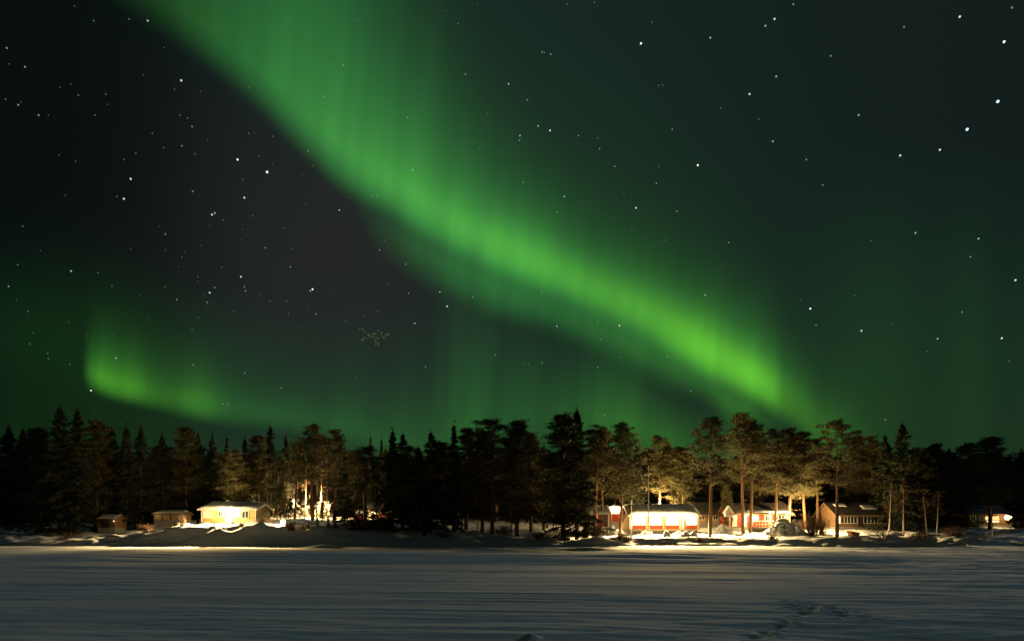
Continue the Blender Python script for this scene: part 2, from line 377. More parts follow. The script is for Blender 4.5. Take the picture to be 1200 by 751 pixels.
def spruce(seed, spread=1.7, nb=105, H=14.0, base=.05):
    spread *= 1.25; nb = int(nb * 1.35)
    r = np.random.default_rng(seed); tb = MB(); T = []
    ts = np.linspace(0, 1, 9); tb.tube([(0, 0, H * t) for t in ts], [max(.19 * (1 - t), .015) for t in ts], 7)
    for i in range(nb):
        s = (i + r.random()) / nb
        if r.random() < .08: continue
        z = H * (base + (1 - base) * s * .99); az = i * 2.4 + r.normal() * .6
        L = spread * ((1 - s) ** .8 * r.uniform(.65, 1.12) * (1 + .25 * math.sin(s * 23 + seed))) + .10; dr = math.radians(r.uniform(-38, -8) + 55 * s ** 2)
        d = np.array([math.cos(az) * math.cos(dr), math.sin(az) * math.cos(dr), math.sin(dr)])
        p0 = np.array([0, 0, z]); tip = p0 + d * L + np.array([0, 0, .14 * L])
        tb.tube([p0, tip], [.03 * (1 - s * .7), .006], 3)
        n = int(28 + 50 * L); f = r.uniform(.12, 1.03, (n, 1)) ** .8
        c = p0 + (tip - p0) * f; sd = np.cross(d, [0, 0, 1.0]); sd /= np.linalg.norm(sd)
        w = (1.08 - f) * .42 * L ** .7
        c = c + sd * r.normal(size=(n, 1)) * w * .7 + np.array([0, 0, -1]) * np.abs(r.normal(size=(n, 1))) * .14
        T.append(blades(r, c, d * .7 + r.normal(size=(n, 3)) * .4 + np.array([0, 0, -.35]), .30, .042))
    top = np.array([0, 0, H]) + r.normal(size=(18, 3)) * np.array([.06, .06, .3]); T.append(blades(r, top, r.normal(size=(18, 3)) * .5 + np.array([0, 0, 1.]), .3, .04))
    return tb, np.concatenate(T)
def birch(seed, H=9.0, low=.35, n=40, bush=False):
    r = np.random.default_rng(seed); tb = MB(); cb = MB()
    lean = r.normal(size=2) * .03
    axis = lambda t: np.array([lean[0] * H * t, lean[1] * H * t, H * t])
    ts = np.linspace(0, 1, 7); tb.tube([axis(t) for t in ts], [max(.085 * (1 - t), .012) for t in ts], 6)
    for i in range(n):
        s = r.uniform(low, .97); p0 = axis(s); az = r.uniform(0, 6.28); L = H * .20 * (1.1 - s) * r.uniform(.6, 1.3) + .15; up = math.radians(r.uniform(35, 65))
        d = np.array([math.cos(az) * math.cos(up), math.sin(az) * math.cos(up), math.sin(up)]); tip = p0 + d * L
        cb.tube([p0, (p0 + tip) / 2 + np.array([0, 0, .05]), tip], [.022, .015, .006], 3)
        for k in range(4):
            q = p0 + d * L * r.uniform(.35, 1); e = q + (d + r.normal(size=3) * .6) * L * .35 - np.array([0, 0, .1])
            cb.tube([q, e], [.010, .004], 3)
    return tb, cb
PINES, SPRUCES, BIRCHES = [], [], []
for i, (b, s, n, g) in enumerate([(.40, 2.2, 46, .12), (.48, 1.9, 40, .15), (.34, 2.3, 54, .10), (.55, 2.0, 36, .15), (.44, 2.5, 46, .18), (.30, 1.7, 54, .08), (.13, 1.9, 74, .06), (.16, 1.6, 66, .08)]):
    tb, T = pine(100 + i, b, s, n, gap=g); PINES.append((tb.mesh('trunk', M_pinebark, True), tri_mesh('crown', T, M_needle[0])))
for i, (s, n, b) in enumerate([(1.25, 110, .04), (1.9, 125, .05), (1.55, 115, .10), (2.3, 130, .04), (.95, 100, .06), (1.7, 105, .16)]):
    tb, T = spruce(200 + i, s, n, base=b); SPRUCES.append((tb.mesh('trunk', M_sprbark, True), tri_mesh('crown', T, M_needle[1])))
for i in range(3):
    tb, cb = birch(300 + i); BIRCHES.append((tb.mesh('trunk', M_birch, True), cb.mesh('crown', M_twig)))
KIND = {'pine': (PINES, 14.0, 'pine_tree'), 'spruce': (SPRUCES, 14.0, 'spruce_tree'), 'birch': (BIRCHES, 9.0, 'birch_tree')}
def tree(kind, var, px, top, D, label, group=None, fat=1.0):
    ms, H, nm = KIND[kind]; x = X(px, D); z = gz(x, D) - .08; h = Zp(top, D) - z
    t = thing(nm, label, 'tree', (x, D, z), random.uniform(0, 6.28), group)
    s = h / H; w = s ** .6 * fat; t.scale = (w, w, s)
    a, b = ms[var % len(ms)]; link('trunk', a, t); link('crown', b, t)
    return t
G = 'trees of the forest edge along the shore'
TREES = [
 ('spruce', 3, 10, 500, 78, 'black tree cut by the left edge of the photo'),
 ('spruce', 2, 27, 503, 80, 'low black tree just right of the one at the left edge'),
 ('pine', 6, 46, 504, 78, 'broad black tree left of the twin pointed tops'),
 ('spruce', 1, 70, 477, 70, 'tallest black spruce at far left, left one of twin pointed tops'),
 ('spruce', 2, 91, 480, 71, 'black spruce at far left, right one of twin pointed tops'),
 ('pine', 7, 111, 494, 74, 'rounded black tree right of the twin pointed tops at far left'),
 ('spruce', 5, 131, 503, 76, 'black conifer between the rounded tree and the paired pointed ones at left'),
 ('spruce', 0, 148, 500, 75, 'thin pointed black spruce, left of a close pair at left'),
 ('spruce', 2, 165, 501, 76, 'broader black spruce, right of a close pair at left'),
 ('spruce', 3, 190, 511, 78, 'low dark spruce standing above the brown wood shed'),
 ('pine', 5, 218, 502, 80, 'tall narrow dark pine left of the yellow cabin roof'),
 ('spruce', 5, 232, 509, 82, 'dim brown lit spruce directly left of the yellow cabin'),
 ('spruce', 2, 249, 508, 84, 'dark pointed spruce behind the left half of the yellow cabin'),
 ('pine', 5, 275, 528, 73.0, 'golden lit pine standing right behind the yellow cabin lamp'),
 ('spruce', 4, 266, 512, 86, 'slim dark spruce top peeking above the golden lit pine'),
 ('spruce', 5, 287, 514, 84, 'dark spruce behind the right end of the yellow cabin'),
 ('pine', 5, 302, 512, 82, 'brown lit pine just right of the yellow cabin gable'),
 ('spruce', 1, 317, 499, 84, 'tallest dark spruce between the cabin and the lit houses in the wood'),
 ('spruce', 2, 335, 511, 86, 'brown lit spruce left of the white lit house in the wood'),
 ('pine', 1, 345, 520, 78, 'thin golden pine in front of the white lit house in the wood'),
 ('pine', 0, 366, 501, 80, 'tall brown pine in front of the red house in the wood'),
 ('pine', 3, 376, 513, 86, 'thin pine stem between the red house and yellow house in the wood'),
 ('pine', 2, 391, 505, 78, 'tall golden brown pine right of the yellow house in the wood'),
 ('spruce', 5, 404, 532, 70, 'low black spruce on the left shoulder of the wide dark clump'),
 ('pine', 0, 429, 526, 62.5, 'wide black bushy pine at the shore in the left centre'),
 ('spruce', 4, 434, 511, 95, 'needle thin black spruce rising behind the wide bushy pine'),
 ('spruce', 4, 447, 514, 91, 'slender black spruce between the bushy pine and the tall pillar spruce'),
 ('spruce', 0, 460, 505, 62.5, 'black pillar shaped spruce standing on the shore in the left centre'),
 ('spruce', 2, 472, 508, 66, 'broad black spruce touching the pillar shaped spruce on its right'),
 ('spruce', 3, 490, 524, 68, 'low black spruce in the dip right of the pillar shaped spruce'),
 ('spruce', 1, 505, 506, 70, 'pointed black spruce standing alone on the skyline left of centre'),
 ('pine', 6, 519, 519, 74, 'low rounded black tree in the dip left of the thin spire'),
 ('spruce', 4, 532, 497, 68, 'thin black spire tree just left of the middle of the skyline'),
 ('pine', 7, 546, 503, 72, 'knobbly black pine right of the thin spire tree'),
 ('pine', 6, 565, 505, 68, 'broad black pine left of the tallest centre top'),
 ('pine', 4, 577, 495, 66, 'black pine with a pale lit stem left of the picture centre'),
 ('pine', 6, 606, 495, 66, 'wide dense black pine at the middle of the skyline'),
 ('pine', 7, 622, 509, 72, 'dark pine on the right shoulder of the wide centre pine'),
 ('spruce', 2, 637, 522, 76, 'low dark spruce in the dip left of the tallest tree'),
 ('pine', 6, 660, 488, 64.5, 'massive black pine leaning against the tallest tree, left side'),
 ('spruce', 1, 676, 480, 64, 'tallest black tree with pointed top left of the red sheds'),
 ('pine', 1, 695, 504, 70, 'thin brown pine left of the red hut'),
 ('pine', 0, 706, 505, 74, 'brown lit pine rising behind the red hut'),
 ('pine', 2, 726, 498, 66, 'large golden brown pine in front of the long red shed'),
 ('spruce', 5, 748, 540, 86, 'low dark spruce behind the left end of the bright veranda house'),
 ('pine', 0, 772, 514, 81, 'golden pine with bright stem behind the bright veranda house roof'),
 ('pine', 1, 787, 534, 90, 'short thin pine behind the middle of the veranda house roof'),
 ('pine', 5, 800, 526, 80, 'golden bushy pine behind the right end of the veranda house'),
 ('pine', 4, 832, 494, 63, 'big dark pine with black stem on the shore right of the veranda house'),
 ('pine', 4, 871, 488, 72.2, 'tall pine with bright twin stem, left stem, by the red cottage'),
 ('pine', 3, 879, 497, 72.8, 'tall pine with bright twin stem, right stem, by the red cottage'),
 ('pine', 2, 892, 508, 82, 'brown lit pine right of the bright twin stems'),
 ('pine', 0, 908, 506, 74, 'rounded golden brown pine behind the big snow heap, left one'),
 ('pine', 2, 923, 504, 75, 'rounded golden brown pine behind the big snow heap, right one'),
 ('pine', 2, 944, 508, 76, 'broad dark pine above the bare reddish bushes'),
 ('pine', 1, 958, 515, 78, 'small dark pine tucked between the broad pine and layered pine'),
 ('pine', 4, 981, 496, 65, 'layered dark pine with a crooked lit stem beside the dark house'),
 ('pine', 5, 1004, 512, 84, 'dark pine behind the middle of the dark house with white mullions'),
 ('pine', 2, 1018, 513, 82, 'rounded dark pine behind the right end of the dark house'),
 ('spruce', 2, 1037, 510, 76, 'black spruce right of the dark house, left of a taller peak'),
 ('spruce', 1, 1057, 496, 72, 'tallest black spruce on the right third of the skyline'),
 ('pine', 6, 1079, 526, 76, 'low black tree in the dip right of the tall right hand spruce'),
 ('pine', 7, 1098, 521, 78, 'low rounded black tree above two pale thin birches'),
 ('spruce', 3, 1112, 526, 80, 'low black spruce left of the far right house'),
 ('pine', 5, 1133, 521, 77, 'narrow black pine above the dim far right house'),
 ('pine', 5, 1160, 514, 78, 'tall black pine rising above the far right lit windows'),
 ('spruce', 0, 1197, 529, 78, 'black spruce cut by the right edge of the photo'),
]
for k, v, px, top, D, lab in TREES:
    tree(k, v, px, top, D, lab, G, fat=1.5 if px == 429 else 1.0 if 400 < px < 452 else 1.4 if (px < 200 or 400 < px < 700 or px > 1030) else 1.12)
for px, top, D, lab in [(1042, 572, 67, 'pale thin birch stem nearest to the dark house'), (1059, 568, 66, 'pale straight birch stem, second right of the dark house'),
                        (1087, 580, 65, 'pale thin birch, left of a pair at the right part of the shore'), (1098, 582, 66, 'pale short birch, right of a pair at the right part of the shore'),
                        (1164, 600, 64, 'short pale sapling in front of the far right house'), (599, 566, 67, 'pale thin stem in the dark wood at the middle of the shore'),
                        (541, 572, 68, 'pale thin birch in the dark wood left of centre'), (649, 580, 70, 'dim thin birch left of the massive black pine'),
                        (559, 575, 72, 'dim birch between the pale birch and the lit pine stem, left of centre'), (698, 560, 66, 'slim pale birch at the left end of the red hut'),
                        (338, 560, 82, 'thin lit stem before the left side of the white wood house'), (347, 552, 84, 'thin lit stem before the right side of the white wood house'),
                        (357, 556, 85, 'thin lit stem before the red wood house'), (371, 550, 84, 'thin lit stem before the left end of the yellow wood house'), (383, 556, 83, 'thin lit stem before the right end of the yellow wood house'),
                        (325, 562, 80, 'thin dim stem before the dim red shed'), (314, 560, 82, 'thin dim stem between the yellow cabin and dim red shed')]:
    tree('birch', int(px), px, top - 8, D, lab, G, fat=1.5)
# filler trees inside the dark forest: nothing tells these apart
R2 = random.Random(21)
SEG = [(-60, 215, 26, 'left of the yellow cabin'), (215, 400, 18, 'behind the yellow cabin and lit wood houses'), (400, 690, 30, 'in the dark middle of the shore'),
       (690, 1040, 26, 'behind the red cottage and veranda house'), (1040, 1260, 22, 'right of the dark house')]
for a, b, n, where in SEG:
    for i in range(n):
        px = a + (b - a) * (i + R2.random()) / n; D = R2.uniform(93, 118) if 215 < px < 400 or 690 < px < 1040 else R2.uniform(93, 116)
        k = R2.choice(['spruce', 'spruce', 'pine']); tree(k, R2.randrange(6), px, R2.uniform(524, 552), D,
             'dark conifer within the forest ' + where, 'filler forest trees ' + where, fat=1.5)
# the wood beyond, one mass
T = []; tbk = MB()
def grow(t): c = t.mean(1, keepdims=True); return c + (t - c) * 2.0
for i in range(620):
    px = -200 + 1600 * (i + R2.random()) / 620; D = R2.uniform(122, 175); x = X(px, D); z = gz(x, D); h = (Zp(R2.uniform(528, 548), D) - z); v = R2.choice(SPRUCES)[1]
    n = len(v.vertices); co = np.empty(n * 3); v.vertices.foreach_get('co', co); co = co.reshape(-1, 3, 3)[::3]
    s = h / 14.0; T.append(grow(co[i % 4::4]) * np.array([s * 2.2, s * 2.2, s]) + np.array([x, D, z]))
    tbk.tube([(x, D, z), (x, D, z + h * .9)], [.2, .03], 5)
wood = tri_mesh('distant_forest', np.concatenate(T), M_needle[1]); wo_ = link('distant_forest', wood)
tag(wo_, 'dark mass of conifer forest closing off the view behind the houses', 'forest', kind='stuff')
obj('trunks', tbk, M_sprbark, wo_)

# small shore plants
def bush(name, px, D, w, h, n, label, m, group='bushes along the shore'):
    n = int(n * 1.2)
    r = np.random.default_rng(int(px)); x = X(px, D); mb = MB()
    for i in range(n):
        a = r.uniform(0, 6.28); q = r.uniform(0, .35) * w; p = np.array([q * math.cos(a), q * math.sin(a) * .6, -.1])
        tip = np.array([p[0] * 2.2 + r.normal() * .12 * w, p[1] * 2 + r.normal() * .1 * w, h * r.uniform(.55, 1.05)])
        mid = (p + tip) / 2 + r.normal(size=3) * .05 * w; mb.tube([p, mid, tip], [.022, .014, .005], 3)
        for k in range(5):
            b0 = p + (tip - p) * r.uniform(.35, .95); mb.tube([b0, b0 + r.normal(size=3) * np.array([.16, .14, .10]) * w + np.array([0, 0, .12 * h])], [.009, .004], 3)
    o = obj(name, mb, m, None, (x, D, gz(x, D))); return tag(o, label, 'bush', group)
bush('bare_bush', 735, 61.5, 1.2, .9, 60, 'dark bare bush on the bank below the veranda house', M_twig)
bush('bare_bush', 727, 61.8, .8, .7, 40, 'dark twiggy tuft left of the bare bush below the veranda house', M_twig)
bush('bare_bush', 951, 66, 1.8, 2.7, 90, 'tall bare reddish bush left of the dark house', M_twig)
bush('bare_bush', 962, 66.5, 1.5, 2.1, 70, 'lower bare reddish bush next to the crooked lit pine', M_twig)
bush('bare_bush', 938, 69, 1.2, 1.6, 50, 'golden lit bare bush behind the big snow heap', M_twig)
bush('bare_bush', 341, 61, .9, 1.1, 60, 'reddish bush glowing beside the low yard lamp', M_twig)
bush('bare_bush', 1118, 64, 2.2, 1.1, 60, 'low dark thicket in front of the far right house', M_twig)
bush('bare_bush', 699, 62, 1.4, 1.5, 80, 'dark thicket at the foot of the tallest black tree', M_twig)
bush('bare_bush', 590, 64, 2.0, 1.2, 60, 'low dim thicket at the middle of the shore', M_twig)
bush('bare_bush', 213, 62, .9, 1.2, 50, 'dark little bush on the bank below the wood shed', M_twig)
for i, (px, w, h, lab) in enumerate([(172, 1.2, .8, 'low dark brush poking out of the bank below the wood shed'), (283, .9, .6, 'small dark brush in the snow below the cabin door'), (308, 1.4, .7, 'dark brush between lit drifts right of the cabin'),
        (360, 1.6, .8, 'low dark brush on the bank below the red wood house'), (520, 1.8, .9, 'dark brush at the shore under the thin spire tree'), (632, 1.8, .8, 'dark brush left of the massive black pine'),
        (820, 1.0, .5, 'small dark brush left of the big dark shore pine'), (905, 1.2, .5, 'small dark brush on the bank below the ragged snow heap'), (1035, 1.6, .9, 'dark brush at the foot of the pale birch by the dark house'), (1075, 1.8, .9, 'dark brush between the two birch pairs at right'), (80, 1.8, .8, 'dark brush under the twin pointed spruces at far left')]):
    bush('bare_bush', px, 61.5 + .3 * (i % 3), w, h, 40, lab, M_twig)
def young(px, top, D, label):
    tree('spruce', 2, px, top, D, label, 'young spruces on the bank', fat=.8)
young(385, 603, 62, 'small dark young spruce beside the wide black bushy pine')
young(372, 606, 62.5, 'smallest dark young spruce right of the low yard lamp')
young(393, 596, 62.2, 'young spruce at the left foot of the wide black bushy pine')
for px, top, D, v, lab in [(329, 566, 79, 6, 'bushy young pine at the left of the white wood house'), (351.5, 572, 80, 7, 'bushy young pine between the white and red wood houses'), (368, 570, 81, 6, 'bushy young pine between the red and yellow wood houses'), (390, 562, 79, 7, 'bushy young pine right of the yellow wood house'), (851, 566, 74.5, 7, 'bushy golden young pine hiding the left gable of the red cottage'), (341, 584, 77, 7, 'small dark pine before the white wood house'), (378, 588, 76, 6, 'small dark pine before the yellow wood house')]:
    tree('pine', v, px, top, D, lab, 'young pines before the houses', fat=.8)
for px, top, D, lab in [(407, 584, 63.5, 'dark mid sized spruce left of the gap before the red lit house'), (428, 592, 63, 'dark spruce standing in the gap before the red lit house'), (437, 600, 64, 'small dark spruce by the right gap before the red lit house'), (452, 586, 64.5, 'dark spruce closing the right side of the gap before the red lit house'), (417, 603, 62.5, 'small dark spruce in the left gap before the red lit house'), (443, 580, 66, 'taller dark spruce by the right windows of the red lit house'), (421, 572, 68, 'taller dark spruce by the left windows of the red lit house')]:
    tree('spruce', int(px) % 4, px, top, D, lab, 'young spruces on the bank', fat=1.5)
young(497, 612, 61.5, 'young dark spruce on the bank right of the pillar shaped spruce')
young(661, 600, 62, 'dark young spruce under the massive black pine')
young(686, 608, 61.5, 'dark young spruce under the tallest black tree')
young(252, 612, 61, 'tiny dark young spruce on the bank below the yellow cabin')

# ------------------------------------------------------------------ buildings
def window(root, x, y, z, w, h, pane, frame=M_white, bars=1, side=None):
    f = MB(); t = .07
    f.box(0, 0, h / 2 + t / 2, w + 2 * t, .07, t); f.box(0, 0, -h / 2 - t / 2, w + 2 * t, .09, t)
    f.box(-w / 2 - t / 2, 0, 0, t, .07, h); f.box(w / 2 + t / 2, 0, 0, t, .07, h)
    for i in range(1, bars + 1): f.box(-w / 2 + w * i / (bars + 1), -.004, 0, .05, .05, h)
    fo = obj('window', f, frame, root, (x, y - .035, z))
    obj('pane', MB().box(0, 0, 0, w, .02, h), pane, fo, (0, .018, 0))
    return fo
def door(root, x, y, w, h, m, z0=.25):
    d = MB().box(0, 0, h / 2, w, .06, h); d.box(0, -.036, h * .72, w * .7, .014, h * .3); d.box(0, -.036, h * .28, w * .7, .014, h * .3)
    o = obj('door', d, m, root, (x, y - .033, z0)); obj('handle', MB().tube([(0, 0, 0), (0, -.05, 0), (.11, -.05, 0)], [.012] * 3, 5), M_metal, o, (w * .38, -.03, h * .48))
    return o
def snow_slab(W, y0, z0, y1, z1, th, seed, nx=26, ny=6):
    """a lumpy snow layer lying on one roof slope"""
    r = np.random.default_rng(seed); mb = MB(); top, bot = [], []
    for j in range(ny + 1):
        for i in range(nx + 1):
            u, v = i / nx, j / ny; ed = min(1, min(u, 1 - u) * 9 + .25) * min(1, v * 5 + .45)
            x = -W / 2 + W * u; y = y0 + (y1 - y0) * v; z = z0 + (z1 - z0) * v
            top.append((x, y, z + th * ed * (1 + .35 * float(vnoise(x * 1.1 + seed, v * 3)) + .1 * r.normal())))
            bot.append((x, y, z))
    n = len(top); mb.v = top + bot; q = lambda i, j: j * (nx + 1) + i
    for j in range(ny):
        for i in range(nx):
            mb.f.append((q(i, j), q(i + 1, j), q(i + 1, j + 1), q(i, j + 1))); mb.f.append((n + q(i, j), n + q(i, j + 1), n + q(i + 1, j + 1), n + q(i + 1, j)))
    for i in range(nx):
        mb.f.append((q(i, 0), n + q(i, 0), n + q(i + 1, 0), q(i + 1, 0))); mb.f.append((q(i, ny), q(i + 1, ny), n + q(i + 1, ny), n + q(i, ny)))
    for j in range(ny):
        mb.f.append((q(0, j), q(0, j + 1), n + q(0, j + 1), n + q(0, j))); mb.f.append((q(nx, j), n + q(nx, j), n + q(nx, j + 1), q(nx, j + 1)))
    return mb
def house(name, label, cat, px0, px1, D, base_py, wall_h, depth, rise, wall, roof=M_roof, trim=M_white, snow=.22, eave=.4, rz=0.0, seed=1, gable=False):
    W = (px1 - px0) / F * D; x = X((px0 + px1) / 2, D); zb = Zp(base_py, D) if base_py else gz(x, D)
    r = thing(name, label, cat, (x, D, zb), rz, 'buildings along the shore')
    fd = 2.2; obj('foundation', MB().box(0, depth / 2, .25 - fd / 2, W - .06, depth - .06, fd), M_stone, r)
    if not gable:                                      # ridge runs along the front
        prof = [(0, .25), (depth, .25), (depth, wall_h), (depth / 2, wall_h + rise), (0, wall_h)]
        obj('wall', MB().prism(prof, -W / 2, W / 2), wall, r)
        k = rise / (depth / 2); e = eave; mb = MB(); RW = W + 2 * eave * .7
        for s in (0, 1):
            ya, yb = (-e, depth / 2) if s == 0 else (depth + e, depth / 2)
            za, zb_ = wall_h - k * e + .02, wall_h + rise + .02
            mb.prism([(ya, za), (yb, zb_), (yb, zb_ + .13), (ya, za + .13)] if s == 0 else [(ya, za), (ya, za + .13), (yb, zb_ + .13), (yb, zb_)], -RW / 2, RW / 2)
        ro = obj('roof', mb, roof, r)
        if snow:
            for s in (0, 1):
                ya, yb = (-e + .06, depth / 2) if s == 0 else (depth + e - .06, depth / 2)
                obj('roof_snow', snow_slab(RW - .1, ya, wall_h - k * (e - .06) + .155, yb, wall_h + rise + .155, snow, seed + s), M_snow, r, smooth=True)
        for sx in (-1, 1):                             # barge boards at the gable ends
            mb = MB()
            xx = sx * (RW / 2 + .02)
            for ya, yb in ((-e, depth / 2), (depth + e, depth / 2)):
                za, zb_ = wall_h - k * e, wall_h + rise
                vs = [(xx - .018, ya, za - .06), (xx + .018, ya, za - .06), (xx + .018, ya, za + .15), (xx - .018, ya, za + .15), (xx - .018, yb, zb_ - .06), (xx + .018, yb, zb_ - .06), (xx + .018, yb, zb_ + .15), (xx - .018, yb, zb_ + .15)]
                mb.add(vs, [(0, 1, 2, 3), (7, 6, 5, 4), (0, 4, 5, 1), (1, 5, 6, 2), (2, 6, 7, 3), (3, 7, 4, 0)])
            obj('barge_board', mb, trim, r)
        obj('eave_board', MB().box(0, -e - .022, wall_h - k * e + .07, RW, .036, .17), trim, r)
    else:                                              # gable faces the lake
        vs = [(-W / 2, 0, .25), (W / 2, 0, .25), (W / 2, 0, wall_h), (0, 0, wall_h + rise), (-W / 2, 0, wall_h)]
        vs += [(a, depth, c) for a, _, c in vs]
        obj('wall', MB().add(vs, [(0, 1, 2, 3, 4), (9, 8, 7, 6, 5)] + [(i, 5 + i, 5 + (i + 1) % 5, (i + 1) % 5) for i in range(5)]), wall, r)
        k = rise / (W / 2); e = eave; mb = MB(); sn = MB(); bb = MB()
        for s in (-1, 1):
            a, za, zt = s * (W / 2 + e), wall_h - k * e + .02, wall_h + rise + .02
            for m_, lo, hi, y0, y1 in ((mb, 0, .13, -e, depth + e), (sn, .133, .133 + snow, -e + .05, depth + e - .05), (bb, -.05, .15, -e - .045, -e - .005)):
                q = [(a, y0, za + lo), (0, y0, zt + lo), (0, y0, zt + hi), (a, y0, za + hi)]; q += [(b, y1, c) for b, _, c in q]
                m_.add(q, [(0, 1, 2, 3), (7, 6, 5, 4), (0, 4, 5, 1), (1, 5, 6, 2), (2, 6, 7, 3), (3, 7, 4, 0)])
        obj('roof', mb, roof, r); obj('barge_board', bb, trim, r)
        if snow: obj('roof_snow', sn, M_snow, r)
    for sx in (-1, 1): obj('corner_board', MB().box(sx * (W / 2 - .05), -.018, .25 + (wall_h - .25) / 2, .12, .036, wall_h - .28), trim, r)
    return r, W
def chimney(root, x, y, z, h=.9, w=.5):
    c = obj('chimney', MB().box(0, 0, h / 2, w, w, h).box(0, 0, h + .04, w + .12, w + .12, .08), M_stone, root, (x, y, z))
    obj('snow_cap', MB().ball((0, 0, h + .1), .3, 8, 5, .5), M_snow, c, smooth=True)

# --- yellow cabin
r, W = house('cabin', 'pale yellow cabin with snowy roof on the left bank, lit by a lamp', 'cabin', 236, 300, 70, 614, 1.85, 4.0, .62, M_yel, snow=.26, seed=11)
window(r, 2.05, 0, 1.2, .75, .8, M_glass, bars=1); window(r, -.95, 0, 1.25, .5, .6, M_glass); window(r, 1.1, 0, 1.25, .5, .55, M_windim, bars=0); window(r, -2.5, 0, 1.2, 1.1, .75, M_windim, bars=2)
light('porch_light', 'POINT', (.3, -1.2, 1.35), 1100, r, size=.08); door(r, .05, 0, .85, 1.5, M_white); chimney(r, -1.2, 2.2, 2.25, .6)  # the point lamp is a fill added to brighten the cabin wall
obj('step', MB().box(.05, -.35, .12, 1.4, .7, .24), M_beige, r)
# --- bright veranda house
r, W = house('veranda_house', 'overexposed house with glowing glazed veranda and red base panels', 'house', 738, 818, 72, 622, 2.05, 5.0, 1.15, M_beige, snow=.20, seed=21)
light('tree_fill', 'POINT', (1.6, 7.8, 3.7), 5200, r, size=.15); light('tree_fill', 'POINT', (-5.2, 6.5, 3.6), 3000, r, size=.15)  # unseen lamps added behind the house to light the trees
bays = [(-4.05, -2.25), (-1.95, -.15), (.15, 1.95), (2.75, 4.2)]
for i, (a, b) in enumerate(bays):
    window(r, (a + b) / 2, 0, 1.35, b - a - .2, 1.15, M_winw, M_brown, bars=2)
    obj('base_panel', MB().box((a + b) / 2, -.02, .52, b - a - .1, .04, .42), M_red, r)
for xx in (-4.2, -2.1, 0.0, 2.1, 2.6, 4.3): obj('veranda_post', MB().box(xx, -.42, 1.05, .13, .11, 2.0), M_brown, r)
obj('veranda_floor', MB().box(0, -.4, .16, W + .3, .8, .12), M_beige, r)
door(r, 2.36, 0, .7, 1.7, M_white)
for i, (px, p) in enumerate([(750, 1), (767, 1), (786, 1), (802, .7)]):
    lx = X(px, 72) - r.location.x
    obj('wall_lamp', MB().box(0, 0, .10, .14, .14, .05).ball((0, -.02, 0), .085), M_bulb, r, (lx, -.36, 1.86), smooth=True)
    light('porch_light', 'POINT', (lx, -1.3, 1.80), 560 * p, r, size=.10)
    light('lake_fill', 'SPOT', (lx, -1.36, 1.70), 1200 * p, r, target=(lx * .9, -30, -2.2), size=.10, spot=150, blend=.9)  # added wide fill, no fixture, so the lake drifts catch warm light
    shore_fills(r, lx, -1.36, 1.72, 75000 * p, [(-48, 0), (-16, 30), (16, -30), (48, 0)][i])
# --- red sheds left of it
r, W = house('red_hut', 'small red hut with white framed window between dark stems', 'shed', 692, 714, 74, 619, 2.0, 2.6, .7, M_red, snow=.2, seed=31, gable=False, eave=.3)
window(r, -.6, 0, 1.45, .5, .6, M_windim); door(r, .55, 0, .8, 1.7, M_dark)
r, W = house('red_shed', 'long low red shed with snowy roof left of the veranda house', 'shed', 716, 741, 79, 613, 1.45, 3.0, .6, M_red, snow=.25, seed=33, eave=.3)
door(r, -.7, 0, .8, 1.15, M_red); window(r, .7, 0, .95, .45, .4, M_glass)
# --- dark roofed house behind
r, W = house('brown_house', 'low brown house with dark bare roof right behind the veranda house', 'house', 812, 849, 84, 614, 1.5, 5.5, 1.7, M_beige, snow=0, trim=M_brown, seed=35)
window(r, -1.0, 0, .95, .7, .5, M_glass); window(r, 1.0, 0, .95, .7, .5, M_glass); door(r, 0, 0, .75, 1.15, M_brown)
# --- red cottage with white trim
r, W = house('red_cottage', 'red cottage with white boards and porch behind the bright twin stems', 'house', 858, 926, 76, 619, 2.05, 4.6, 1.35, M_red, snow=0, trim=M_brown, seed=41)
for xx in (-3.55, -2.25): obj('white_panel', MB().box(xx, -.025, 1.1, .62, .05, 1.7), M_white, r)
door(r, -2.9, 0, .62, 1.65, M_red); window(r, -.8, 0, 1.35, .8, .75, M_win); window(r, .9, 0, 1.35, .8, .75, M_glass); window(r, 2.7, 0, 1.35, .8, .75, M_glass)
light('tree_fill', 'POINT', (4.4, -2.2, 2.2), 4500, r, size=.1)  # added fill without a fixture, turns the nearby pines golden
rl = MB()
rl.box(.6, -1.3, 1.0, 4.6, .08, .08).box(.6, -1.3, .55, 4.6, .06, .06)
for i in range(12): rl.box(-1.6 + i * .4, -1.3, .55, .05, .05, .9)
obj('porch_rail', rl, M_white, r); obj('porch_floor', MB().box(.6, -.68, .14, 4.7, 1.3, .12), M_beige, r)
for xx in (-1.7, .6, 2.9): obj('porch_post', MB().box(xx, -1.2, 1.1, .1, .1, 1.9), M_white, r)
obj('porch_roof', MB().prism([(-1.55, 2.0), (0, 2.28), (0, 2.36), (-1.55, 2.08)], -1.95, 3.15), M_roof, r)
obj('porch_snow', snow_slab(5.0, -1.5, 2.09, -.02, 2.37, .16, 44), M_snow, r, (.6, 0, 0), smooth=True)
light('porch_light', 'POINT', (-2.0, -1.2, 1.95), 800, r, size=.08)
light('porch_light', 'POINT', (1.4, -2.0, 1.9), 900, r, size=.08)
light('lake_fill', 'SPOT', (-1.6, -1.9, 1.85), 1200, r, target=(-2, -30, -2.0), size=.10, spot=150, blend=.9)  # wide spot added to warm the lake snow, no fixture
shore_fills(r, -1.6, -1.9, 1.85, 65000, (-30, 0, 34, 58))
obj('wall_lamp', MB().box(0, 0, .08, .10, .12, .04).ball((0, 0, 0), .06), M_bulb, r, (-1.9, -.08, 1.80), smooth=True)
